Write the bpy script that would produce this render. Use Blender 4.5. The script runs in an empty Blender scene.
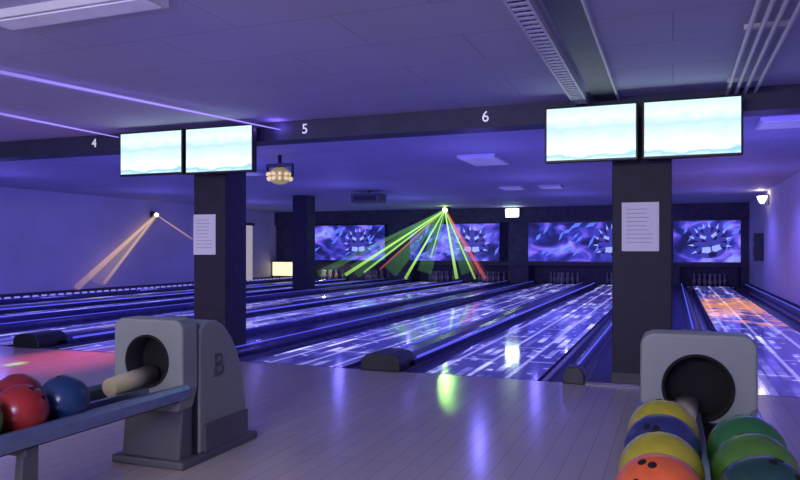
import bpy, bmesh, math, random
from mathutils import Vector, Matrix
random.seed(4)
sc = bpy.context.scene
col = sc.collection
try:
    sc.view_settings.view_transform = 'Standard'
    sc.view_settings.look = 'None'
except Exception:
    pass

# ------------------------------------------------------------ materials
def mat(name, c, rough=0.5, metal=0.0, emit=None, es=0.0, var=0.12, scale=6.0, spec=0.5, bump=0.0, coat=0.0):
    m = bpy.data.materials.new(name); m.use_nodes = True
    nt = m.node_tree; b = nt.nodes['Principled BSDF']
    tc = nt.nodes.new('ShaderNodeTexCoord'); n = nt.nodes.new('ShaderNodeTexNoise')
    n.inputs['Scale'].default_value = scale; n.inputs['Detail'].default_value = 4
    nt.links.new(tc.outputs['Object'], n.inputs['Vector'])
    r = nt.nodes.new('ShaderNodeValToRGB')
    r.color_ramp.elements[0].position = 0.3; r.color_ramp.elements[1].position = 0.7
    r.color_ramp.elements[0].color = tuple(x*(1-var) for x in c)+(1,)
    r.color_ramp.elements[1].color = tuple(min(1, x*(1+var)) for x in c)+(1,)
    nt.links.new(n.outputs['Fac'], r.inputs['Fac'])
    nt.links.new(r.outputs['Color'], b.inputs['Base Color'])
    b.inputs['Roughness'].default_value = rough; b.inputs['Metallic'].default_value = metal
    b.inputs['Specular IOR Level'].default_value = spec
    b.inputs['Coat Weight'].default_value = coat
    if emit:
        b.inputs['Emission Color'].default_value = tuple(emit)+(1,)
        b.inputs['Emission Strength'].default_value = es
    if bump:
        bp = nt.nodes.new('ShaderNodeBump'); bp.inputs['Strength'].default_value = bump
        nt.links.new(n.outputs['Fac'], bp.inputs['Height']); nt.links.new(bp.outputs['Normal'], b.inputs['Normal'])
    return m

def brick_mat(name, c1, c2, mortar, bw, rh, ms, rough, rot=0.0, offset=0.5, spec=0.5, bump=0.0, noise=0.0):
    m = bpy.data.materials.new(name); m.use_nodes = True
    nt = m.node_tree; b = nt.nodes['Principled BSDF']
    tc = nt.nodes.new('ShaderNodeTexCoord'); mp = nt.nodes.new('ShaderNodeMapping')
    mp.inputs['Rotation'].default_value = (0, 0, rot)
    br = nt.nodes.new('ShaderNodeTexBrick'); br.offset = offset
    br.inputs['Scale'].default_value = 1.0
    br.inputs['Color1'].default_value = c1+(1,); br.inputs['Color2'].default_value = c2+(1,)
    br.inputs['Mortar'].default_value = mortar+(1,)
    br.inputs['Brick Width'].default_value = bw; br.inputs['Row Height'].default_value = rh
    br.inputs['Mortar Size'].default_value = ms; br.inputs['Mortar Smooth'].default_value = 0.3
    nt.links.new(tc.outputs['Object'], mp.inputs['Vector']); nt.links.new(mp.outputs['Vector'], br.inputs['Vector'])
    out = br.outputs['Color']
    if noise:
        n = nt.nodes.new('ShaderNodeTexNoise'); n.inputs['Scale'].default_value = 1.3; n.inputs['Detail'].default_value = 6
        nt.links.new(mp.outputs['Vector'], n.inputs['Vector'])
        mr = nt.nodes.new('ShaderNodeMapRange'); mr.inputs['To Min'].default_value = 1-noise; mr.inputs['To Max'].default_value = 1+noise
        nt.links.new(n.outputs['Fac'], mr.inputs['Value'])
        mx = nt.nodes.new('ShaderNodeVectorMath'); mx.operation = 'SCALE'
        nt.links.new(out, mx.inputs[0]); nt.links.new(mr.outputs['Result'], mx.inputs['Scale'])
        out = mx.outputs[0]
    nt.links.new(out, b.inputs['Base Color'])
    b.inputs['Roughness'].default_value = rough; b.inputs['Specular IOR Level'].default_value = spec
    return m

def glow_mat(name, c, strength, alpha):
    """light scattered by haze along a beam"""
    m = bpy.data.materials.new(name); m.use_nodes = True
    nt = m.node_tree; nt.nodes.clear()
    o = nt.nodes.new('ShaderNodeOutputMaterial'); e = nt.nodes.new('ShaderNodeEmission'); t = nt.nodes.new('ShaderNodeBsdfTransparent')
    mx = nt.nodes.new('ShaderNodeMixShader'); at = nt.nodes.new('ShaderNodeAttribute'); at.attribute_name = 'beam'
    ml = nt.nodes.new('ShaderNodeMath'); ml.operation = 'MULTIPLY'; ml.inputs[1].default_value = alpha
    e.inputs['Color'].default_value = c+(1,); e.inputs['Strength'].default_value = strength
    nt.links.new(at.outputs['Fac'], ml.inputs[0]); nt.links.new(ml.outputs[0], mx.inputs['Fac'])
    nt.links.new(t.outputs[0], mx.inputs[1]); nt.links.new(e.outputs[0], mx.inputs[2]); nt.links.new(mx.outputs[0], o.inputs['Surface'])
    return m

# ------------------------------------------------------------ geometry helpers
def new_obj(name, bm, m=None, parent=None, smooth=False):
    me = bpy.data.meshes.new(name); bm.normal_update(); bm.to_mesh(me); bm.free()
    ob = bpy.data.objects.new(name, me); col.objects.link(ob)
    if m: me.materials.append(m)
    if parent: ob.parent = parent
    if smooth:
        for p in me.polygons: p.use_smooth = True
    return ob

def empty(name, loc=(0, 0, 0)):
    e = bpy.data.objects.new(name, None); e.location = loc; e.empty_display_size = 0.1; col.objects.link(e); return e

def add_box(bm, x0, x1, y0, y1, z0, z1):
    r = bmesh.ops.create_cube(bm, size=1.0)
    for v in r['verts']:
        v.co = Vector(((x0+x1)/2+v.co.x*(x1-x0), (y0+y1)/2+v.co.y*(y1-y0), (z0+z1)/2+v.co.z*(z1-z0)))
    return r['verts']

def box(name, x0, x1, y0, y1, z0, z1, m, parent=None, bevel=0.0):
    bm = bmesh.new(); add_box(bm, x0, x1, y0, y1, z0, z1)
    if bevel: bmesh.ops.bevel(bm, geom=bm.edges[:], offset=bevel, segments=3, affect='EDGES', profile=0.5)
    return new_obj(name, bm, m, parent)

def add_prism(bm, prof, axis, a, b):
    """extrude closed 2-D profile along axis. axis 'Y': prof=(x,z); 'X': prof=(y,z)"""
    def P(p, t): return Vector((p[0], t, p[1])) if axis == 'Y' else Vector((t, p[0], p[1]))
    A = [bm.verts.new(P(p, a)) for p in prof]; B = [bm.verts.new(P(p, b)) for p in prof]
    n = len(prof)
    for i in range(n): bm.faces.new((A[i], A[(i+1) % n], B[(i+1) % n], B[i]))
    bm.faces.new(A[::-1]); bm.faces.new(B)

def prism(name, prof, axis, a, b, m, parent=None, bevel=0.0, smooth=False):
    bm = bmesh.new(); add_prism(bm, prof, axis, a, b)
    bmesh.ops.recalc_face_normals(bm, faces=bm.faces[:])
    if bevel:
        ed = [e for e in bm.edges if len(e.link_faces) == 2 and e.calc_face_angle(0) > 0.6]
        bmesh.ops.bevel(bm, geom=ed, offset=bevel, segments=3, affect='EDGES', profile=0.5)
    return new_obj(name, bm, m, parent, smooth)

def add_tube(bm, p0, p1, r0, r1=None, seg=12):
    r1 = r0 if r1 is None else r1
    p0 = Vector(p0); p1 = Vector(p1); d = p1-p0
    q = d.to_track_quat('Z', 'Y').to_matrix().to_4x4()
    bmesh.ops.create_cone(bm, cap_ends=True, segments=seg, radius1=r0, radius2=r1, depth=d.length,
                          matrix=Matrix.Translation((p0+p1)/2) @ q)

def tube(name, p0, p1, r, m, parent=None, r1=None, seg=16):
    bm = bmesh.new(); add_tube(bm, p0, p1, r, r1, seg)
    ob = new_obj(name, bm, m, parent)
    for p in ob.data.polygons: p.use_smooth = len(p.vertices) == 4
    return ob

def revolve(bm, prof, cx, cy, cz, seg=16):
    rings = []
    for r, z in prof:
        rings.append([bm.verts.new((cx+r*math.cos(2*math.pi*i/seg), cy+r*math.sin(2*math.pi*i/seg), cz+z)) for i in range(seg)])
    for a, b in zip(rings, rings[1:]):
        for i in range(seg): bm.faces.new((a[i], a[(i+1) % seg], b[(i+1) % seg], b[i]))
    bm.faces.new(rings[0][::-1]); bm.faces.new(rings[-1])

# ------------------------------------------------------------ material set
M_floor = brick_mat('approach_wood', (.62, .56, .47), (.57, .515, .435), (.40, .35, .31), 2.4, .11, .0025, .2, rot=math.pi/2, noise=.12)
M_ceil = brick_mat('ceiling_tiles', (.46, .46, .68), (.44, .44, .66), (.32, .32, .50), 1.2, .6, .006, .85, noise=.1)
M_ceil2 = brick_mat('lane_ceiling_tiles', (.42, .43, .56), (.40, .40, .54), (.28, .28, .42), 1.2, .6, .008, .7, noise=.12)
M_wall = mat('painted_wall', (.54, .52, .60), .8, var=.06, scale=1.2)
M_walldark = mat('dark_wall', (.055, .055, .085), .6, var=.3)
M_beam = mat('beam_paint', (.028, .032, .075), .55, var=.2)
M_pillar = mat('pillar_paint', (.014, .014, .030), .6, var=.3, scale=9)
M_black = mat('black_plastic', (.012, .012, .016), .35, var=.3)
M_void = mat('hole_black', (.004, .004, .005), .9, var=.3)  # near-black for shade inside holes, also the opening rim
M_grey = mat('grey_moulded_shell', (.22, .25, .23), .42, var=.06, scale=3)
M_greyd = mat('dark_grey_shell', (.10, .105, .11), .45, var=.1)
M_silver = mat('brushed_aluminium', (.24, .30, .45), .3, metal=.7, var=.1, scale=20)
M_gutter = mat('gutter_plastic', (.035, .035, .10), .2, var=.2)
M_div = mat('divider_cap', (.035, .035, .11), .22, var=.2)
M_blueglow = mat('blue_glow', (.12, .14, .6), .3, emit=(.14, .15, 1), es=.6, var=.1)  # emission stands in for blue light along rail tops; arrows share it
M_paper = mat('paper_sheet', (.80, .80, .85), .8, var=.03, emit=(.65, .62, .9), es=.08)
M_ink = mat('printed_text', (.45, .45, .52), .8)
M_white = mat('white_lettering', (.85, .85, .9), .5, emit=(.8, .8, 1), es=.5)
M_pin = mat('pin_white', (.36, .34, .33), .3, var=.03)
M_pinred = mat('pin_stripe', (.6, .03, .03), .3)
M_conduit = mat('white_conduit', (.62, .62, .68), .4, var=.05)
M_gapshade = mat('gap_shade', (.07, .07, .12), .5, metal=.3)  # dark tone for the shadow in the soffit gap
M_brass = mat('gold_fixture', (.55, .42, .14), .3, metal=.6, emit=(.9, .7, .25), es=.25)
M_cream = mat('cream_plastic', (.50, .45, .32), .4, var=.05)

def lane_mat(name, warm=False, k=1.0):
    m = bpy.data.materials.new(name); m.use_nodes = True
    nt = m.node_tree; b = nt.nodes['Principled BSDF']; N = nt.nodes.new; L = nt.links.new
    tc = N('ShaderNodeTexCoord')
    mp = N('ShaderNodeMapping'); mp.inputs['Rotation'].default_value = (0, 0, math.pi/2); L(tc.outputs['Object'], mp.inputs['Vector'])
    br = N('ShaderNodeTexBrick'); br.inputs['Scale'].default_value = 1; br.inputs['Brick Width'].default_value = 3; br.inputs['Row Height'].default_value = .027
    br.inputs['Mortar Size'].default_value = .001
    br.inputs['Color1'].default_value = (.22, .20, .38, 1); br.inputs['Color2'].default_value = (.17, .15, .32, 1); br.inputs['Mortar'].default_value = (.10, .09, .15, 1)
    L(mp.outputs['Vector'], br.inputs['Vector']); L(br.outputs['Color'], b.inputs['Base Color'])
    b.inputs['Roughness'].default_value = .08
    b.inputs['Specular IOR Level'].default_value = 1.0
    # glow graphics : rectangle outlines, small blocks and speckles
    def bricks(w, h, ms):
        q = N('ShaderNodeTexBrick'); q.inputs['Scale'].default_value = 1; q.inputs['Brick Width'].default_value = w; q.inputs['Row Height'].default_value = h
        q.inputs['Mortar Size'].default_value = ms; q.inputs['Color1'].default_value = (0, 0, 0, 1); q.inputs['Color2'].default_value = (1, 1, 1, 1)
        q.inputs['Mortar'].default_value = (.25, .25, .25, 1); L(mp.outputs['Vector'], q.inputs['Vector']); return q
    b2 = bricks(.85, .10, .015); b3 = bricks(2.1, .35, .022)
    n = N('ShaderNodeTexNoise'); n.inputs['Scale'].default_value = 1.1; n.inputs['Detail'].default_value = 4; L(tc.outputs['Object'], n.inputs['Vector'])
    r = N('ShaderNodeValToRGB'); r.color_ramp.elements[0].position = .38; r.color_ramp.elements[1].position = .60; L(n.outputs['Fac'], r.inputs['Fac'])
    r2 = N('ShaderNodeValToRGB'); r2.color_ramp.elements[0].position = .50; r2.color_ramp.elements[1].position = .95; L(b2.outputs['Color'], r2.inputs['Fac'])
    mu = N('ShaderNodeMath'); mu.operation = 'MULTIPLY'; L(r.outputs['Color'], mu.inputs[0]); L(r2.outputs['Color'], mu.inputs[1])
    vo = N('ShaderNodeTexVoronoi'); vo.inputs['Scale'].default_value = 5.0; L(tc.outputs['Object'], vo.inputs['Vector'])
    vr = N('ShaderNodeValToRGB'); vr.color_ramp.elements[0].position = .10; vr.color_ramp.elements[0].color = (1, 1, 1, 1); vr.color_ramp.elements[1].position = .20; vr.color_ramp.elements[1].color = (0, 0, 0, 1); L(vo.outputs['Distance'], vr.inputs['Fac'])
    vm = N('ShaderNodeMath'); vm.operation = 'MULTIPLY_ADD'; vm.inputs[1].default_value = .7; L(vr.outputs['Color'], vm.inputs[0]); L(mu.outputs[0], vm.inputs[2])
    ol = N('ShaderNodeMath'); ol.operation = 'MULTIPLY_ADD'; ol.inputs[1].default_value = .55; L(b3.outputs['Fac'], ol.inputs[0]); L(vm.outputs[0], ol.inputs[2])
    sc_ = N('ShaderNodeMath'); sc_.operation = 'MULTIPLY_ADD'; sc_.inputs[1].default_value = .9*k; sc_.inputs[2].default_value = .15  # constant term: even blue emission added to brighten the whole lane
    L(ol.outputs[0], sc_.inputs[0]); L(sc_.outputs[0], b.inputs['Emission Strength'])
    cl = N('ShaderNodeMath'); cl.operation = 'MINIMUM'; cl.inputs[1].default_value = 1; L(ol.outputs[0], cl.inputs[0])
    base = N('ShaderNodeMix'); base.data_type = 'RGBA'; L(cl.outputs[0], base.inputs[0]); base.inputs[6].default_value = (.14, .13, 1, 1); base.inputs[7].default_value = (.60, .60, 1, 1)
    if warm:
        sx = N('ShaderNodeSeparateXYZ'); L(tc.outputs['Object'], sx.inputs[0])
        n2 = N('ShaderNodeTexNoise'); n2.inputs['Scale'].default_value = 1.7; n2.inputs['Distortion'].default_value = 1.5; L(tc.outputs['Object'], n2.inputs['Vector'])
        ma = N('ShaderNodeMath'); ma.operation = 'SUBTRACT'; ma.inputs[1].default_value = 16; L(sx.outputs['Y'], ma.inputs[0])
        ab = N('ShaderNodeMath'); ab.operation = 'ABSOLUTE'; L(ma.outputs[0], ab.inputs[0])
        md = N('ShaderNodeMath'); md.operation = 'MULTIPLY_ADD'; md.inputs[1].default_value = -.07; md.inputs[2].default_value = .32; L(ab.outputs[0], md.inputs[0])
        ad = N('ShaderNodeMath'); ad.operation = 'ADD'; L(md.outputs[0], ad.inputs[0]); L(n2.outputs['Fac'], ad.inputs[1])
        r3 = N('ShaderNodeValToRGB'); r3.color_ramp.elements[0].position = .60; r3.color_ramp.elements[0].color = (0, 0, 0, 1)
        r3.color_ramp.elements[1].position = .70; r3.color_ramp.elements[1].color = (1, 1, 1, 1); L(ad.outputs[0], r3.inputs['Fac'])
        hue = N('ShaderNodeMix'); hue.data_type = 'RGBA'; L(n.outputs['Fac'], hue.inputs[0]); hue.inputs[6].default_value = (1, .16, .10, 1); hue.inputs[7].default_value = (1, .65, .10, 1)
        mc = N('ShaderNodeMix'); mc.data_type = 'RGBA'; L(r3.outputs['Color'], mc.inputs[0]); L(base.outputs[2], mc.inputs[6]); L(hue.outputs[2], mc.inputs[7])
        L(mc.outputs[2], b.inputs['Emission Color'])
        mm = N('ShaderNodeMath'); mm.operation = 'MULTIPLY_ADD'; mm.inputs[1].default_value = .45; L(r3.outputs['Color'], mm.inputs[0]); L(sc_.outputs[0], mm.inputs[2]); L(mm.outputs[0], b.inputs['Emission Strength'])
    else:
        L(base.outputs[2], b.inputs['Emission Color'])
    return m
M_lane = lane_mat('lane_surface'); M_lanew = lane_mat('lane_surface_flames', True, .9)

def art_mat(name, seed):
    m = bpy.data.materials.new(name); m.use_nodes = True
    nt = m.node_tree; b = nt.nodes['Principled BSDF']; N = nt.nodes.new; L = nt.links.new
    tc = N('ShaderNodeTexCoord'); mp = N('ShaderNodeMapping'); mp.inputs['Location'].default_value = (seed, 0, seed*2); mp.inputs['Scale'].default_value = (1, 1, 1.6); mp.inputs['Rotation'].default_value = (0, .5, 0); L(tc.outputs['Object'], mp.inputs['Vector'])
    n = N('ShaderNodeTexNoise'); n.inputs['Scale'].default_value = 1.3; n.inputs['Detail'].default_value = 5; n.inputs['Distortion'].default_value = .6; L(mp.outputs[0], n.inputs['Vector'])
    r = N('ShaderNodeValToRGB'); cr = r.color_ramp
    cr.elements[0].position = .36; cr.elements[0].color = (.006, .006, .05, 1)
    cr.elements[1].position = .72; cr.elements[1].color = (.30, .40, 1, 1)
    for p, c in ((.46, (.015, .02, .22, 1)), (.53, (.05, .05, .55, 1)), (.60, (.20, .12, .9, 1))):
        e = cr.elements.new(p); e.color = c
    L(n.outputs['Fac'], r.inputs['Fac']); L(r.outputs['Color'], b.inputs['Emission Color']); b.inputs['Emission Strength'].default_value = .95
    b.inputs['Base Color'].default_value = (.03, .03, .1, 1); b.inputs['Roughness'].default_value = .5
    return m
A_white = mat('mural_white', (.3, .3, .55), .5, emit=(.34, .45, 1), es=.95, var=.3)
A_mid = mat('mural_mid', (.05, .04, .25), .5, emit=(.07, .07, .55), es=.6, var=.3)
A_cyan = mat('mural_blue', (.1, .15, .5), .5, emit=(.12, .20, 1), es=.9, var=.3)
A_dark = mat('mural_dark', (.01, .01, .03), .5, emit=(.02, .01, .10), es=.5, var=.3)

def screen_mat(name):
    m = bpy.data.materials.new(name); m.use_nodes = True
    nt = m.node_tree; b = nt.nodes['Principled BSDF']; N = nt.nodes.new; L = nt.links.new
    tc = N('ShaderNodeTexCoord'); sp = N('ShaderNodeSeparateXYZ'); L(tc.outputs['Generated'], sp.inputs[0])
    r = N('ShaderNodeValToRGB'); cr = r.color_ramp; cr.interpolation = 'EASE'
    cr.elements[0].position = 0; cr.elements[0].color = (.60, .88, 1, 1)
    cr.elements[1].position = 1; cr.elements[1].color = (.60, .92, .88, 1)
    for p, c in ((.07, (.30, .62, 1, 1)), (.15, (.9, .98, 1, 1)), (.4, (.66, .88, 1, 1)), (.62, (.50, .72, .94, 1)), (.8, (.74, .94, .92, 1))):
        e = cr.elements.new(p); e.color = c
    n = N('ShaderNodeTexNoise'); n.inputs['Scale'].default_value = 4; n.inputs['Detail'].default_value = 3; L(tc.outputs['Generated'], n.inputs['Vector'])
    ad = N('ShaderNodeMath'); ad.operation = 'MULTIPLY_ADD'; ad.inputs[1].default_value = .35; L(n.outputs['Fac'], ad.inputs[0])
    sb = N('ShaderNodeMath'); sb.operation = 'SUBTRACT'; sb.inputs[1].default_value = .17; L(sp.outputs['Z'], ad.inputs[2]); L(ad.outputs[0], sb.inputs[0])
    L(sb.outputs[0], r.inputs['Fac']); L(r.outputs['Color'], b.inputs['Emission Color']); b.inputs['Emission Strength'].default_value = 1.25
    b.inputs['Base Color'].default_value = (.05, .05, .06, 1); b.inputs['Roughness'].default_value = .25
    return m
M_screen = screen_mat('scoring_screen')

# ------------------------------------------------------------ room shell
XL, XR, YF, YB, YE = -14.6, 2.2, 6.3, -4.0, 25.6
ZC1, ZC2 = 2.46, 2.62
box('floor', XL, XR, YB, YF, -.2, 0, M_floor)
box('floor_lane_bed', XL, XR, YF, YE, -.3, -.12, M_walldark)
box('ceiling', XL, XR, YB, 6.58, ZC1, ZC1+.3, M_ceil)
box('ceiling_lanes', XL, XR, 6.58, YE, ZC2, ZC2+.3, M_ceil2)
box('wall_left', XL-.2, XL, YB, YE, -.3, 2.9, M_wall)
box('wall_right', XR, XR+.2, YB, YE, -.3, 2.9, M_wall)
box('wall_far', XL-.2, XR+.2, YE, YE+.2, -.3, 2.9, M_walldark)
box('wall_near', XL-.2, XR+.2, YB-.2, YB, -.3, 2.9, M_wall)
box('structural_beam', XL, XR, 6.38, 6.66, 2.27, ZC1-.001, M_beam)
box('trim_1', XR-.03, XR, 6.7, 24.3, .0, .12, M_walldark)
box('trim_2', XL, XL+.03, 6.7, 24.3, .0, .12, M_walldark)

# lane numbers on beam
def text(name, s, loc, size, m, rot=(math.pi/2, 0, 0), parent=None, ext=.003):
    c = bpy.data.curves.new(name, 'FONT'); c.body = s; c.size = size; c.extrude = ext; c.align_x = 'CENTER'; c.align_y = 'CENTER'
    o = bpy.data.objects.new(name, c); o.location = loc; o.rotation_euler = rot; col.objects.link(o); c.materials.append(m)
    if parent: o.parent = parent
    return o
for s, x in (('4', -6.17), ('5', -3.46), ('6', -1.60)):
    text('lane_number_sign', s, (x, 6.376, 2.365), .14, M_white)

# pillars
def pillar(x0, x1, y0, y1, z1):
    e = empty('pillar', ((x0+x1)/2, (y0+y1)/2, 0)); cx, cy = e.location.x, e.location.y
    box('shaft', x0-cx, x1-cx, y0-cy, y1-cy, 0, z1, M_pillar, e, bevel=.008)
    box('skirting', x0-cx-.012, x1-cx+.012, y0-cy-.012, y1-cy+.012, 0, .1, M_black, e, bevel=.004)
    return e
pillar(-.49, -.01, 6.4, 6.82, 2.27)
pillar(-4.82, -4.42, 6.4, 6.80, 2.27)
pillar(-9.6, -9.15, 17.0, 17.45, 2.62)

def notice(x0, x1, z0, z1, y):
    e = empty('paper_notice', ((x0+x1)/2, y, (z0+z1)/2)); w = (x1-x0)/2; h = (z1-z0)/2
    box('sheet', -w, w, -.004, 0, -h, h, M_paper, e)
    bm = bmesh.new()
    for i in range(9):
        z = h*.72-i*h*.17; add_box(bm, -w*.75, w*random.uniform(.3, .75), -.0055, -.004, z-.003, z+.003)
    new_obj('print', bm, M_ink, e)
notice(-.41, -.11, 1.14, 1.555, 6.398)
notice(-4.82, -4.54, 1.10, 1.53, 6.398)

# ------------------------------------------------------------ lanes
def gutter(name, x0, x1, parent):
    prof = []; n = 8; cx = (x0+x1)/2; r = (x1-x0)/2
    for i in range(n+1):
        a = math.pi+math.pi*i/n; prof.append((cx+r*math.cos(a), max(-.09, .09*math.sin(a))))
    prof += [(x1, -.12), (x0, -.12)]
    return prism(name, prof, 'Y', YF, 24.3, M_gutter, parent)

def hump(name, x0, x1, h, parent, y0=YF, y1=24.3, m=None):
    w = x1-x0
    prof = [(x0, -.12), (x0, h*.55), (x0+w*.12, h*.85), (x0+w*.3, h), (x1-w*.3, h), (x1-w*.12, h*.85), (x1, h*.55), (x1, -.12)]
    return prism(name, prof, 'Y', y0, y1, m or M_div, parent)

def lane(cx, m):
    e = empty('bowling_lane', (0, 0, 0))
    box('lane_bed', cx-.525, cx+.525, YF+.03, 24.55, -.12, 0, m, e)
    box('foul_line', cx-.525, cx+.525, YF, YF+.03, -.12, .0005, M_black, e)
    gutter('gutter_1', cx-.755, cx-.525, e); gutter('gutter_2', cx+.525, cx+.755, e)
    bm = bmesh.new()   # aiming arrows
    for i in range(-3, 4):
        y = YF+4.4-abs(i)*.3; x = cx+i*.135
        v = [bm.verts.new(p) for p in ((x-.02, y, .001), (x+.02, y, .001), (x, y+.14, .001))]; bm.faces.new(v)
    new_obj('arrows', bm, M_blueglow, e)
    return e
lanes = [-12.555, -10.645, -8.055, -6.145, -3.555, -1.645, 1.105]
for i, cx in enumerate(lanes): lane(cx, M_lanew if i == 6 else M_lane)

def ball_track(pc):
    e = empty('ball_return_track')
    hump('track_cover', pc-.2, pc+.2, .10, e, y0=YF+.25)
    box('edge_glow_1', pc-.197, pc-.182, YF+.5, 24.2, .06, .083, M_blueglow, e)  # glowing strips imitate blue light catching the cover edges
    box('edge_glow_2', pc+.182, pc+.197, YF+.5, 24.2, .06, .083, M_blueglow, e)
    prism('end_cap', [(pc-.2, -.0), (pc-.2, .10), (pc-.15, .15), (pc-.08, .165), (pc+.08, .165), (pc+.15, .15), (pc+.2, .10), (pc+.2, 0)], 'Y', YF-.03, YF+.4, M_black, e, bevel=.01)
for pc in (-11.6, -7.1, -2.6): ball_track(pc)

def side_div(x0, x1, s0=True, s1=True):
    e = empty('lane_divider')
    box('deck', x0, x1, YF, 24.3, -.12, .02, M_gutter, e)
    for k, (f, x) in enumerate(((s0, x0+.09), (s1, x1-.09))):
        if f:
            hump('rail_%d' % (k+1), x-.085, x+.085, .10, e)
            box('edge_glow_%d' % (k+1), x-.02, x-.003, YF+.1, 24.2, .098, .106, M_blueglow, e)  # glowing line put in for the blue-lit rail top
            prism('end_cap_%d' % (k+1), [(x-.09, 0), (x-.09, .09), (x-.05, .14), (x+.05, .14), (x+.09, .09), (x+.09, 0)], 'Y', YF-.04, YF+.15, M_black, e, bevel=.008)
    return e
ld = side_div(-14.57, -13.31, False, True); side_div(-9.89, -8.81); side_div(-5.39, -4.31); side_div(-.89, .35); side_div(1.86, 2.17, False, True)
bm = bmesh.new()
for i in range(70): add_box(bm, -13.40-.02, -13.40+.02, 7+i*.24, 7.12+i*.24, .10, .135)
new_obj('marker_lights', bm, mat('marker_light', (.6, .6, .9), .4, emit=(.5, .5, 1), es=.35), ld)

# masking units + pin decks
box('wall_header', XL, XR, 24.45, 24.6, 2.1, ZC2, M_walldark)
box('trim_3', XL, XR, 24.46, 24.56, .62, .74, M_walldark)
for i, (a, b_) in enumerate(((-14.6, -13.55), (-9.85, -8.95), (-5.35, -4.65), (-.65, .2), (1.98, 2.2))):
    box('wall_pier_%d' % i, a, b_, 24.57, 25.6, -.1, 2.1, M_walldark)
for i, (a, b_) in enumerate(((-13.5, -9.9), (-8.95, -5.6), (-4.65, -.65), (-.02, 1.98))):
    e = empty('masking_panel')
    box('printed_art', a+.03, b_-.03, 24.38, 24.42, .75, 2.09, art_mat('cosmic_art_%d' % i, i*3.7+1), e)
    box('frame_top', a, b_, 24.34, 24.43, 2.07, 2.12, M_black, e); box('frame_bottom', a, b_, 24.34, 24.43, .72, .77, M_black, e)
    rr = random.Random(i*7+3); W = b_-a
    bs = bmesh.new(); bf = bmesh.new(); bd = bmesh.new(); bw = bmesh.new()
    def tri(B, y, *pts):
        B.faces.new([B.verts.new((p[0], y, min(2.06, max(.78, p[1])))) for p in pts])
    for fx in ([.70] if W > 2.5 else [.55]):
        cx = a+W*fx; cz = 1.38; S = rr.uniform(.95, 1.1); tl = rr.uniform(-.3, .3)
        def T(x, z): return (cx+S*(x*math.cos(tl)-z*math.sin(tl)), cz+S*(x*math.sin(tl)+z*math.cos(tl)))
        tri(bf, 24.376, *[T(.46*math.cos(t*math.pi/12)*(1-.12*math.sin(t*math.pi/12)), .47*math.sin(t*math.pi/12)) for t in range(24)])
        for s in (-1, 1):
            tri(bf, 24.3755, T(s*.18, .42), T(s*.42, .22), T(s*.44, .58))
            tri(bd, 24.372, T(s*.08, .06), T(s*.2, .16), T(s*.24, .09), T(s*.15, .04))
            tri(bw, 24.374, T(s*.02, -.12), T(s*.24, -.10), T(s*.28, -.24), T(s*.1, -.30), T(s*.02, -.25))
            tri(bw, 24.3735, T(s*.06, .20), T(s*.22, .28), T(s*.26, .20), T(s*.1, .12))
            for q in range(5):
                an = math.radians(-35+q*26); r0, r1 = .46, .27
                tri(bd, 24.3725, T(s*r0*math.cos(an-.09), r0*math.sin(an-.09)), T(s*r0*math.cos(an+.09), r0*math.sin(an+.09)), T(s*r1*math.cos(an+.02), r1*math.sin(an+.02)))
                tri(bw, 24.3745, T(s*r0*math.cos(an+.12), r0*math.sin(an+.12)), T(s*r0*math.cos(an+.26), r0*math.sin(an+.26)), T(s*.62*math.cos(an+.24), .62*math.sin(an+.24)))
        tri(bd, 24.372, T(-.13, -.30), T(.13, -.30), T(.09, -.43), T(-.09, -.43)); tri(bd, 24.372, T(-.05, -.08), T(.05, -.08), T(0, -.15))
    for k in range(int(W*7)):
        px = a+.2+rr.random()*(W-.4); pz = rr.uniform(.9, 1.9); an = rr.uniform(.3, 1.2); L0 = rr.uniform(.2, .5); ww = rr.uniform(.02, .06)
        tri(bs, 24.377, (px, pz), (px+L0*math.cos(an)*.5-ww, pz+L0*math.sin(an)*.5+ww), (px+L0*math.cos(an), pz+L0*math.sin(an)), (px+L0*math.cos(an)*.5+ww, pz+L0*math.sin(an)*.5-ww))
    new_obj('strokes', bs, A_cyan, e); new_obj('face_shape', bf, A_mid, e); new_obj('dark_stripes', bd, A_dark, e); new_obj('light_stripes', bw, A_white, e)

pin_prof = [(.026, 0), (.033, .02), (.052, .08), (.0605, .114), (.056, .16), (.040, .21), (.026, .24), (.0235, .255), (.028, .29), (.0323, .335), (.030, .36), (.018, .378), (.002, .381)]
for cx in lanes:
    e = empty('bowling_pin_set'); bm = bmesh.new(); bs = bmesh.new()
    for row in range(4):
        for k in range(row+1):
            px = cx+(k-row/2)*.305; py = 24.80+row*.2; revolve(bm, pin_prof, px, py, 0.0, 12)
            revolve(bs, [(.0265, .243), (.0265, .249)], px, py, 0.0, 12)
    new_obj('pins', bm, M_pin, e, True); new_obj('stripes', bs, M_pinred, e)
    box('pin_deck', cx-.7, cx+.7, 24.58, 25.5, -.12, 0, M_gutter, e)

# left side: lit curtained opening on the left wall near the pins
e = empty('door_1')
bm = bmesh.new()
for i in range(14):
    y = 21.0+i*.13; add_tube(bm, (XL+.06, y, .05), (XL+.06, y, 2.05), .05, seg=10)
new_obj('strip_curtain', bm, mat('curtain_white', (.75, .72, .66), .8, emit=(.8, .7, .62), es=.3), e)
box('door_frame', XL, XL+.1, 20.9, 22.85, 2.05, 2.15, M_walldark, e)
e = empty('wall_light_box')
box('housing', XL+.02, XL+.98, 24.2, 24.33, .12, .72, M_greyd, e, bevel=.01)
box('diffuser', XL+.07, XL+.93, 24.18, 24.2, .16, .68, mat('warm_diffuser', (.9, .85, .5), .4, emit=(1, .86, .42), es=1.3, var=.3), e)

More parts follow.
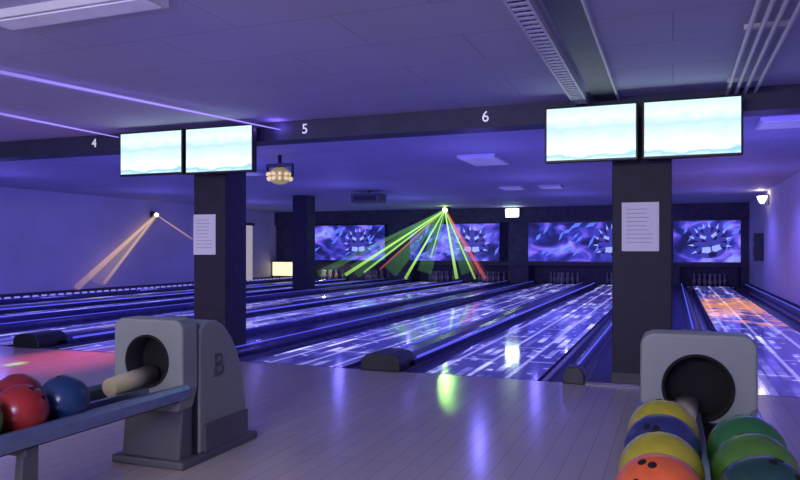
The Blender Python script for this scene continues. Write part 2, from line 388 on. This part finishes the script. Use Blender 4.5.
# ------------------------------------------------------------ monitors
def monitor(x0, x1, z0, z1, y):
    cx, cz = (x0+x1)/2, (z0+z1)/2; w, h = (x1-x0)/2, (z1-z0)/2
    e = empty('scoring_monitor', (cx, y, cz))
    box('casing', -w, w, 0, .07, -h, h, M_black, e, bevel=.008)
    box('screen', -w+.018, w-.018, -.004, .002, -h+.022, h-.018, M_screen, e)
    box('rear_housing', -w*.6, w*.6, .07, .12, -h*.6, h*.6, M_black, e, bevel=.01)
    box('mount_arm', -.04, .04, .10, 6.38-y, .10, .16, M_black, e)
    box('mount_plate', -.09, .09, .11, .13, -.1, .2, M_black, e)
monitor(-1.02, -.265, 1.885, 2.36, 6.12); monitor(-.235, .51, 1.885, 2.36, 6.12)
monitor(-5.57, -4.75, 1.94, 2.41, 6.12); monitor(-4.72, -3.90, 1.93, 2.41, 6.12)

# ------------------------------------------------------------ ceiling services
ZT = ZC1-.001
e = empty('gap_shade')
box('side_1', -.80, -.785, 1, 6.37, 2.40, ZT, M_conduit, e); box('side_2', -.69, -.675, 1, 6.37, 2.40, ZT, M_conduit, e)
bm = bmesh.new()
for i in range(66): add_box(bm, -.785, -.69, 1.05+i*.08, 1.085+i*.08, 2.402, 2.41)
new_obj('rungs', bm, M_conduit, e)
bm = bmesh.new()
add_tube(bm, (-.76, 1, 2.425), (-.76, 6.37, 2.425), .014, seg=10); add_tube(bm, (-.72, 1, 2.425), (-.72, 6.37, 2.425), .012, seg=10)
new_obj('cables', bm, M_black, e)
e = empty('soffit_gap')
box('gap_shadow', -.63, -.44, 1, 6.37, 2.43, ZT, M_gapshade, e, bevel=.004)  # dark slab stands in for shadow in the soffit gap
box('lip', -.44, -.425, 1, 6.37, 2.42, ZT, M_conduit, e)
e = empty('electrical_conduits'); bm = bmesh.new()
for x in (.41, .475, .54, .615):
    add_tube(bm, (x, 1, 2.42), (x, 6.37, 2.42), .014, seg=10)
for y in (1.8, 3.2, 4.6, 6.0): add_box(bm, .385, .64, y-.012, y+.012, 2.43, ZT)
new_obj('pipes', bm, M_conduit, e)
M_diff = mat('faint_glow_diffuser', (.72, .72, .82), .5, emit=(.5, .47, .95), es=.12)  # lamps are off; faint violet glow put in as emission
def fixture(x, y, z, lx, ly):
    e = empty('ceiling_light_panel', (x, y, z))
    box('frame', -lx/2, lx/2, -ly/2, ly/2, -.05, 0, M_conduit, e, bevel=.006)
    box('diffuser', -lx/2+.03, lx/2-.03, -ly/2+.03, ly/2-.03, -.056, -.05, M_diff, e)
fixture(-2.83, 11.2, ZC2, .6, 1.1); fixture(1.2, 9.1, ZC2, .6, .6); fixture(-3.5, 16.5, ZC2, .5, .6); fixture(-2.6, 16.5, ZC2, .5, .6)
fixture(-3.0, 2.95, ZC1, 1.1, .20); fixture(-7.5, 11.2, ZC2, .6, 1.1)

# projector box on ceiling
e = empty('ceiling_projector', (-7.1, 16.4, 2.45))
box('body', -.38, .38, -.25, .25, -.13, .10, M_greyd, e, bevel=.02); box('vent', -.3, .3, -.26, -.25, -.08, .04, M_black, e)
tube('hanger', (0, 0, .10), (0, 0, .169), .03, M_black, e)
tube('lens', (.22, -.29, -.02), (.22, -.25, -.02), .06, M_black, e)

# disco light
e = empty('disco_light', (-5.7, 9.7, 2.30))
bm = bmesh.new(); bmesh.ops.create_uvsphere(bm, u_segments=20, v_segments=10, radius=.18)
for v in bm.verts: v.co.z *= .75
new_obj('dome', bm, M_brass, e)
bm = bmesh.new()
for i in range(12):
    for t in (-.35, .15):
        a = i*math.pi/6; p = Vector((math.cos(a)*math.cos(t), math.sin(a)*math.cos(t), math.sin(t)*.75)); add_tube(bm, p*.165, p*.21, .022, .028, seg=8)
new_obj('lenses', bm, mat('lens_yellow', (.9, .8, .3), .2, emit=(1, .8, .3), es=.6), e)
box('yoke', -.22, .22, -.04, .04, .14, .19, M_black, e, bevel=.01); tube('stem', (0, 0, .1), (0, 0, .319), .03, M_black, e)
box('arm_1', -.23, -.21, -.03, .03, -.02, .17, M_black, e); box('arm_2', .21, .23, -.03, .03, -.02, .17, M_black, e)

# exit sign
e = empty('exit_sign', (-5.15, 24.3, 2.42))
box('casing', -.24, .24, -.04, .05, -.15, .15, M_greyd, e, bevel=.01)
box('lit_face', -.225, .225, -.05, -.04, -.135, .135, mat('exit_face', (.8, 1, .85), .3, emit=(.75, 1, .88), es=12), e)
box('bracket', -.03, .03, -.02, .02, .15, .199, M_black, e)

# right wall sconce and loudspeaker
e = empty('wall_sconce', (2.2, 19.6, 2.38))
box('backplate', -.03, 0, -.1, .1, -.12, .12, M_greyd, e)
bm = bmesh.new(); revolve(bm, [(.04, -.09), (.09, .0), (.12, .09), (.115, .095), (.02, .095)], -.155, 0, 0, 16)
new_obj('shade', bm, mat('sconce_glass', (.9, .85, .7), .3, emit=(1, .85, .55), es=4), e, True)
e = empty('wall_loudspeaker', (2.2, 20.9, 1.23))
box('cabinet', -.22, 0, -.18, .18, -.36, .36, M_black, e, bevel=.015); tube('woofer', (-.235, 0, -.12), (-.22, 0, -.12), .13, M_greyd, e); tube('tweeter', (-.235, 0, .18), (-.22, 0, .18), .06, M_greyd, e)

# ------------------------------------------------------------ lasers
def laser(name, S, rays, body=True):
    e = empty(name, S); S = Vector(S)
    if body:
        box('housing', -.1, .1, .06, .3, -.08, .1, M_black, e, bevel=.01)
    for i, (E, m, r) in enumerate(rays):
        d = Vector(E)-S
        bm = bmesh.new(); add_tube(bm, (0, 0, 0), d, r*.4, r*1.7, 10)
        ob = new_obj('beam_%d' % i, bm, m, e)
        at = ob.data.color_attributes.new('beam', 'FLOAT_COLOR', 'POINT')
        for j, v in enumerate(ob.data.vertices):
            t = min(1, v.co.length/max(d.length, .01)); k = 1-.80*t; at.data[j].color = (k, k, k, 1)
    return e
G = glow_mat('green_beam', (.50, 1, .18), 1.4, .85); Gs = glow_mat('green_haze', (.3, .9, .25), .9, .15)
R = glow_mat('red_beam', (1, .2, .18), 1.0, .6); Rs = glow_mat('red_haze', (1, .15, .15), .9, .16); O = glow_mat('amber_beam', (1, .60, .42), 1.0, .42); P = glow_mat('violet_beam', (.36, .28, 1), 1.6, .8)
Ph = glow_mat('violet_haze', (.25, .15, 1), 1.0, .2); Os = glow_mat('amber_haze', (1, .7, .5), .8, .16)
S1 = (-7.17, 23.0, 2.49)
rays = [((-10.3, 21.8, .31), G, .034), ((-9.7, 22.0, .40), G, .020), ((-8.41, 22.5, .18), G, .030), ((-6.78, 23.1, .18), G, .034), ((-6.2, 23.3, .18), G, .020), ((-7.6, 22.8, .9), G, .014),
        ((-9.2, 22.2, .5), R, .018), ((-5.9, 23.5, .18), R, .038), ((-10.0, 21.9, .42), Gs, .15), ((-8.9, 22.4, .42), Gs, .15), ((-6.4, 23.2, .40), Gs, .15), ((-7.8, 22.7, .40), Gs, .15), ((-6.05, 23.4, .38), Rs, .11), ((-11.1, 21.4, .34), Gs, .07)]
e = laser('laser_projector', S1, rays)
bm = bmesh.new(); bmesh.ops.create_uvsphere(bm, u_segments=12, v_segments=8, radius=.08)
new_obj('aperture', bm, mat('laser_aperture', (.5, 1, .2), .3, emit=(.6, 1, .2), es=18), e, True)
tube('hanger', (0, .18, .10), (0, .18, .129), .02, M_black, e)
S2 = (-14.45, 17.4, 2.2)
e = laser('effect_light', S2, [((-14.4, 14.3, .18), O, .05), ((-14.3, 14.9, .4), Os, .15), ((-14.45, 15.3, .25), O, .03), ((-14.3, 18.9, 1.5), O, .02)], False)
box('housing', -.14, -.02, -.12, .12, -.1, .1, M_black, e, bevel=.01)
bm = bmesh.new(); bmesh.ops.create_uvsphere(bm, u_segments=12, v_segments=8, radius=.06)
new_obj('lens', bm, mat('effect_lens', (1, .9, .8), .3, emit=(1, .9, .85), es=6), e, True)
laser('ceiling_laser_beam', (-3.72, 6.34, 2.37), [((-4.62, 3.4, 2.435), P, .009), ((-4.62, 3.4, 2.435), Ph, .022)], False)
laser('ceiling_laser_beam', (-5.75, 6.3, 2.40), [((-5.9, 4.6, 2.43), P, .008), ((-5.9, 4.6, 2.43), Ph, .02)], False)

# ------------------------------------------------------------ ball returns
def apply_bool(ob, cutter):
    md = ob.modifiers.new('b', 'BOOLEAN'); md.object = cutter; md.operation = 'DIFFERENCE'; md.solver = 'EXACT'
    bpy.context.view_layer.update()
    dg = bpy.context.evaluated_depsgraph_get(); me = bpy.data.meshes.new_from_object(ob.evaluated_get(dg))
    ob.modifiers.clear(); ob.data = me
    bpy.data.objects.remove(cutter, do_unlink=True)

def ball_return(cx, y0, dz, ylen, legy):
    e = empty('ball_return', (cx, y0, 0))
    prof = [(.10, .04), (.10, .70), (.13, .745), (.18, .76), (.27, .755), (.34, .72), (.41, .65), (.47, .56), (.51, .46), (.535, .34), (.56, .20), (.60, .04)]
    prof = [(a, b+dz*.3 if b > .1 else b) for a, b in prof]
    prism('rear_shell', prof, 'X', -.22, .22, M_grey, e, bevel=.018)
    prism('side_groove', [(.082, .05), (.082, .73), (.10, .73), (.10, .05)], 'X', -.21, .21, M_black, e)
    w = .225; t = .785+dz*.3; pr = [(-w*.86, .30), (-w, .42)]
    for i in range(7):
        a = math.pi-(math.pi/2)*i/6; pr.append((-w+.06+.06*math.cos(a), t-.06+.06*math.sin(a)))
    for i in range(7):
        a = math.pi/2-(math.pi/2)*i/6; pr.append((w-.06+.06*math.cos(a), t-.06+.06*math.sin(a)))
    pr += [(w, .42), (w*.86, .30)]
    c = prism('front_collar', pr, 'Y', -.05, .085, M_grey, e, bevel=.014)
    R0 = .135
    bm = bmesh.new(); add_tube(bm, (0, -.3, .56+dz*.3), (0, .07, .56+dz*.3), R0, seg=40); cut = new_obj('cut', bm); cut.parent = e
    apply_bool(c, cut)
    tube('opening_back', (0, .066, .56+dz*.3), (0, .072, .56+dz*.3), R0-.001, M_void, e, seg=32)  # black disc stands in for the shade deep in the opening
    bm = bmesh.new(); n = 40; ri, ro = R0-.006, R0+.006
    vs = []
    for i in range(n):
        a = 2*math.pi*i/n
        vs.append([bm.verts.new((r*math.cos(a), y, .56+dz*.3+r*math.sin(a))) for r, y in ((ro, -.05), (ro, -.058), (ri, -.058), (ri, .06))])
    for i in range(n):
        A, B = vs[i], vs[(i+1) % n]
        for k in range(3): bm.faces.new((A[k], B[k], B[k+1], A[k+1]))
    bmesh.ops.recalc_face_normals(bm, faces=bm.faces[:]); new_obj('opening_rim', bm, M_void, e, True)
    prism('front_pedestal', [(-.03, .035), (.0, .32), (.085, .32), (.085, .035)], 'X', -.19, .19, M_greyd, e, bevel=.01)
    box('plinth', -.235, .235, -.06, .66, 0, .045, M_greyd, e, bevel=.012)
    box('side_skirt', .217, .231, .14, .56, .045, .20, M_greyd, e, bevel=.005)
    text('crest', 'B', (.223, .27, .50), .19, M_greyd, (math.pi/2, 0, math.pi/2), e, .004)
    box('control_panel', -.06, .06, .15, .24, .745+dz*.3, .775+dz*.3, M_black, e, bevel=.006)
    tube('exit_chute', (-.045, .04, .475+dz*.3), (-.06, -.26, .450), .052, M_cream, e, r1=.048, seg=24)
    zr = .40+dz
    for k, x in enumerate((-.215, .215)):
        prism('side_rail_%d' % k, [(x-.02, zr-.03), (x-.024, zr+.02), (x-.01, zr+.045), (x+.01, zr+.045), (x+.024, zr+.02), (x+.02, zr-.03)], 'Y', -ylen, .0, M_silver, e, bevel=.004)
    box('centre_rail', -.012, .012, -ylen+.02, -.05, zr-.03, zr+.02, M_silver, e, bevel=.004)
    box('tray', -.20, .20, -ylen+.02, -.05, zr-.045, zr-.02, M_black, e)
    pr = [(-ylen-.05, zr-.04), (-ylen-.07, zr+.03), (-ylen-.04, zr+.075), (-ylen+.02, zr+.05), (-ylen+.02, zr-.04)]
    prism('end_stop', pr, 'X', -.245, .245, M_greyd, e, bevel=.01)
    for k, x in enumerate((-.18, .18)):
        y = legy
        prism('leg_%d' % k, [(y-.06, .03), (y-.03, zr-.04), (y+.045, zr-.04), (y+.04, .03)], 'X', x-.02, x+.02, M_greyd, e, bevel=.006)
    box('foot', -.22, .22, legy-.09, legy+.09, 0, .03, M_greyd, e, bevel=.008)
    box('cross_arm', -.21, .21, legy-.03, legy+.03, zr-.075, zr-.04, M_greyd, e, bevel=.006)
ball_return(-2.61, 3.12, 0.0, 1.45, -.97)
ball_return(.095, 3.25, .06, 1.85, -1.3)

def ball(x, y, z, c, name='bowling_ball'):
    e = empty(name, (x, y, z)); R_ = .108
    m = mat('ball_%d' % len(bpy.data.materials), c, .3, var=.25, scale=9, coat=.2)
    bm = bmesh.new(); bmesh.ops.create_uvsphere(bm, u_segments=40, v_segments=24, radius=R_)
    new_obj('shell', bm, m, e, True)
    bm = bmesh.new(); a0 = random.uniform(0, 6.28); tl = random.uniform(.2, 1.0)
    ax = Matrix.Rotation(a0, 3, 'Z') @ Matrix.Rotation(tl, 3, 'X')
    for px, py in ((-.013, .02), (.013, .02), (0, -.035)):
        d = ax @ Vector((px, py, .1)).normalized(); add_tube(bm, d*(R_-.004), d*(R_+.0006), .0105, seg=14)
    new_obj('finger_holes', bm, M_void, e)  # black discs on the shell imitate shade inside the holes
zL = .492
for x, y, c in ((-2.495, 2.40, (.010, .04, .12)), (-2.495, 2.18, (.32, .02, .018)), (-2.72, 2.36, (.25, .018, .025)), (-2.72, 2.14, (.35, .03, .03)), (-2.495, 1.96, (.03, .2, .06)), (-2.72, 1.92, (.4, .3, .02))):
    ball(x, y, zL, c)
zR = .560
for x, y, c in ((-.03, 2.45, (.42, .38, .025)), (-.03, 2.23, (.025, .035, .14)), (-.03, 2.01, (.40, .37, .025)), (-.03, 1.79, (.75, .14, .035)), (-.03, 1.57, (.5, .03, .03)),
                (.20, 2.30, (.025, .15, .04)), (.20, 2.08, (.07, .19, .025)), (.20, 1.86, (.015, .06, .05)), (.20, 1.64, (.02, .1, .2))):
    ball(x, y, zR, c)

# ------------------------------------------------------------ lighting
def light(name, typ, loc, target, energy, c, **k):
    l = bpy.data.lights.new(name, typ); l.energy = energy; l.color = c
    for a, v in k.items(): setattr(l, a, v)
    o = bpy.data.objects.new(name, l); o.location = loc
    if target is not None: o.rotation_euler = (Vector(target)-Vector(loc)).to_track_quat('-Z', 'Y').to_euler()
    col.objects.link(o); return o
# lounge ceiling lights behind the bowlers' area, then added ceiling fill
light('lounge_lamp', 'AREA', (-1.5, -2.4, 2.40), (-2.2, 3, .2), 215, (1, .92, .80), shape='RECTANGLE', size=3.0, size_y=1.2)
light('lounge_lamp', 'AREA', (-7, -2.4, 2.40), (-7, 3, .2), 110, (1, .90, .86), shape='RECTANGLE', size=3.0, size_y=1.2)
light('ceiling_fill', 'SPOT', (-1.0, -1.5, 1.3), (-2.5, 3.5, 2.9), 290, (.26, .23, 1), spot_size=2.0, spot_blend=1, shadow_soft_size=.2)  # no fixture here; added to tint the ceiling blue
light('ceiling_fill', 'SPOT', (-7.5, -.5, 1.3), (-6, 4.5, 2.9), 310, (.32, .27, 1), spot_size=2.0, spot_blend=1, shadow_soft_size=.2)
light('ceiling_fill', 'SPOT', (1.6, -1.0, 1.3), (0.4, 4.5, 2.9), 150, (.20, .17, 1), spot_size=1.6, spot_blend=1, shadow_soft_size=.2)
light('ceiling_fill', 'SPOT', (-2.8, 1.0, 1.0), (-2.6, 5.2, 2.5), 70, (.14, .13, 1), spot_size=.7, spot_blend=1, shadow_soft_size=.05)
# UV tubes on the lane side of the beam
for x in (-12.5, -8.5, -6.2, -2.6, .9):
    light('uv_tube', 'AREA', (x, 6.72, 2.36), (x, 12, .8), 60, (.16, .12, 1), shape='RECTANGLE', size=2.4, size_y=.1)
for x in (-12, -7, -2.6, 1.1):
    for y in (11, 15, 19):
        light('uv_spot', 'SPOT', (x, y, 2.55), (x, y, 0), 105, (.17, .13, 1), spot_size=2.4, spot_blend=.7, shadow_soft_size=.04)
    for y in (10, 14.5, 19):
        light('lane_fill', 'POINT', (x, y, 1.7), None, 17, (.20, .17, 1), shadow_soft_size=.02)  # added fill floating over the lanes, lifts walls and ceiling
# lasers on the floor
light('laser_spot_green', 'SPOT', (-7.17, 22.8, 2.45), (-1.73, 5.80, 0), 350, (.45, 1, .2), spot_size=.008, spot_blend=1, shadow_soft_size=.01)
light('laser_spot_red', 'SPOT', (-6.6, 8.9, 2.55), (-6.0, 5.75, 0), 1100, (1, .12, .22), spot_size=.42, spot_blend=1, shadow_soft_size=.01)
light('laser_spot_green', 'SPOT', (-6.6, 8.9, 2.55), (-6.2, 5.35, 0), 2600, (.2, 1, .2), spot_size=.05, spot_blend=1, shadow_soft_size=.01)
light('laser_hit', 'POINT', (-3.74, 6.30, 2.38), None, 1.0, (.25, .15, 1), shadow_soft_size=.01)
light('pin_light', 'POINT', (-12.55, 24.66, .62), None, 9, (1, .9, .75), shadow_soft_size=.05)
light('sconce_light', 'POINT', (2.0, 19.6, 2.5), None, 3, (1, .8, .5), shadow_soft_size=.05)

w = bpy.data.worlds.new('World'); sc.world = w; w.use_nodes = True
w.node_tree.nodes['Background'].inputs[0].default_value = (.02, .02, .06, 1)

# ------------------------------------------------------------ camera
cd = bpy.data.cameras.new('Camera'); cam = bpy.data.objects.new('Camera', cd); col.objects.link(cam)
cd.sensor_width = 36; cd.lens = 36*715/800; cd.shift_y = 10/800; cd.clip_start = .05
cam.location = (0, 0, 1.15); cam.rotation_euler = (math.pi/2, 0, math.radians(20.9))
sc.camera = cam
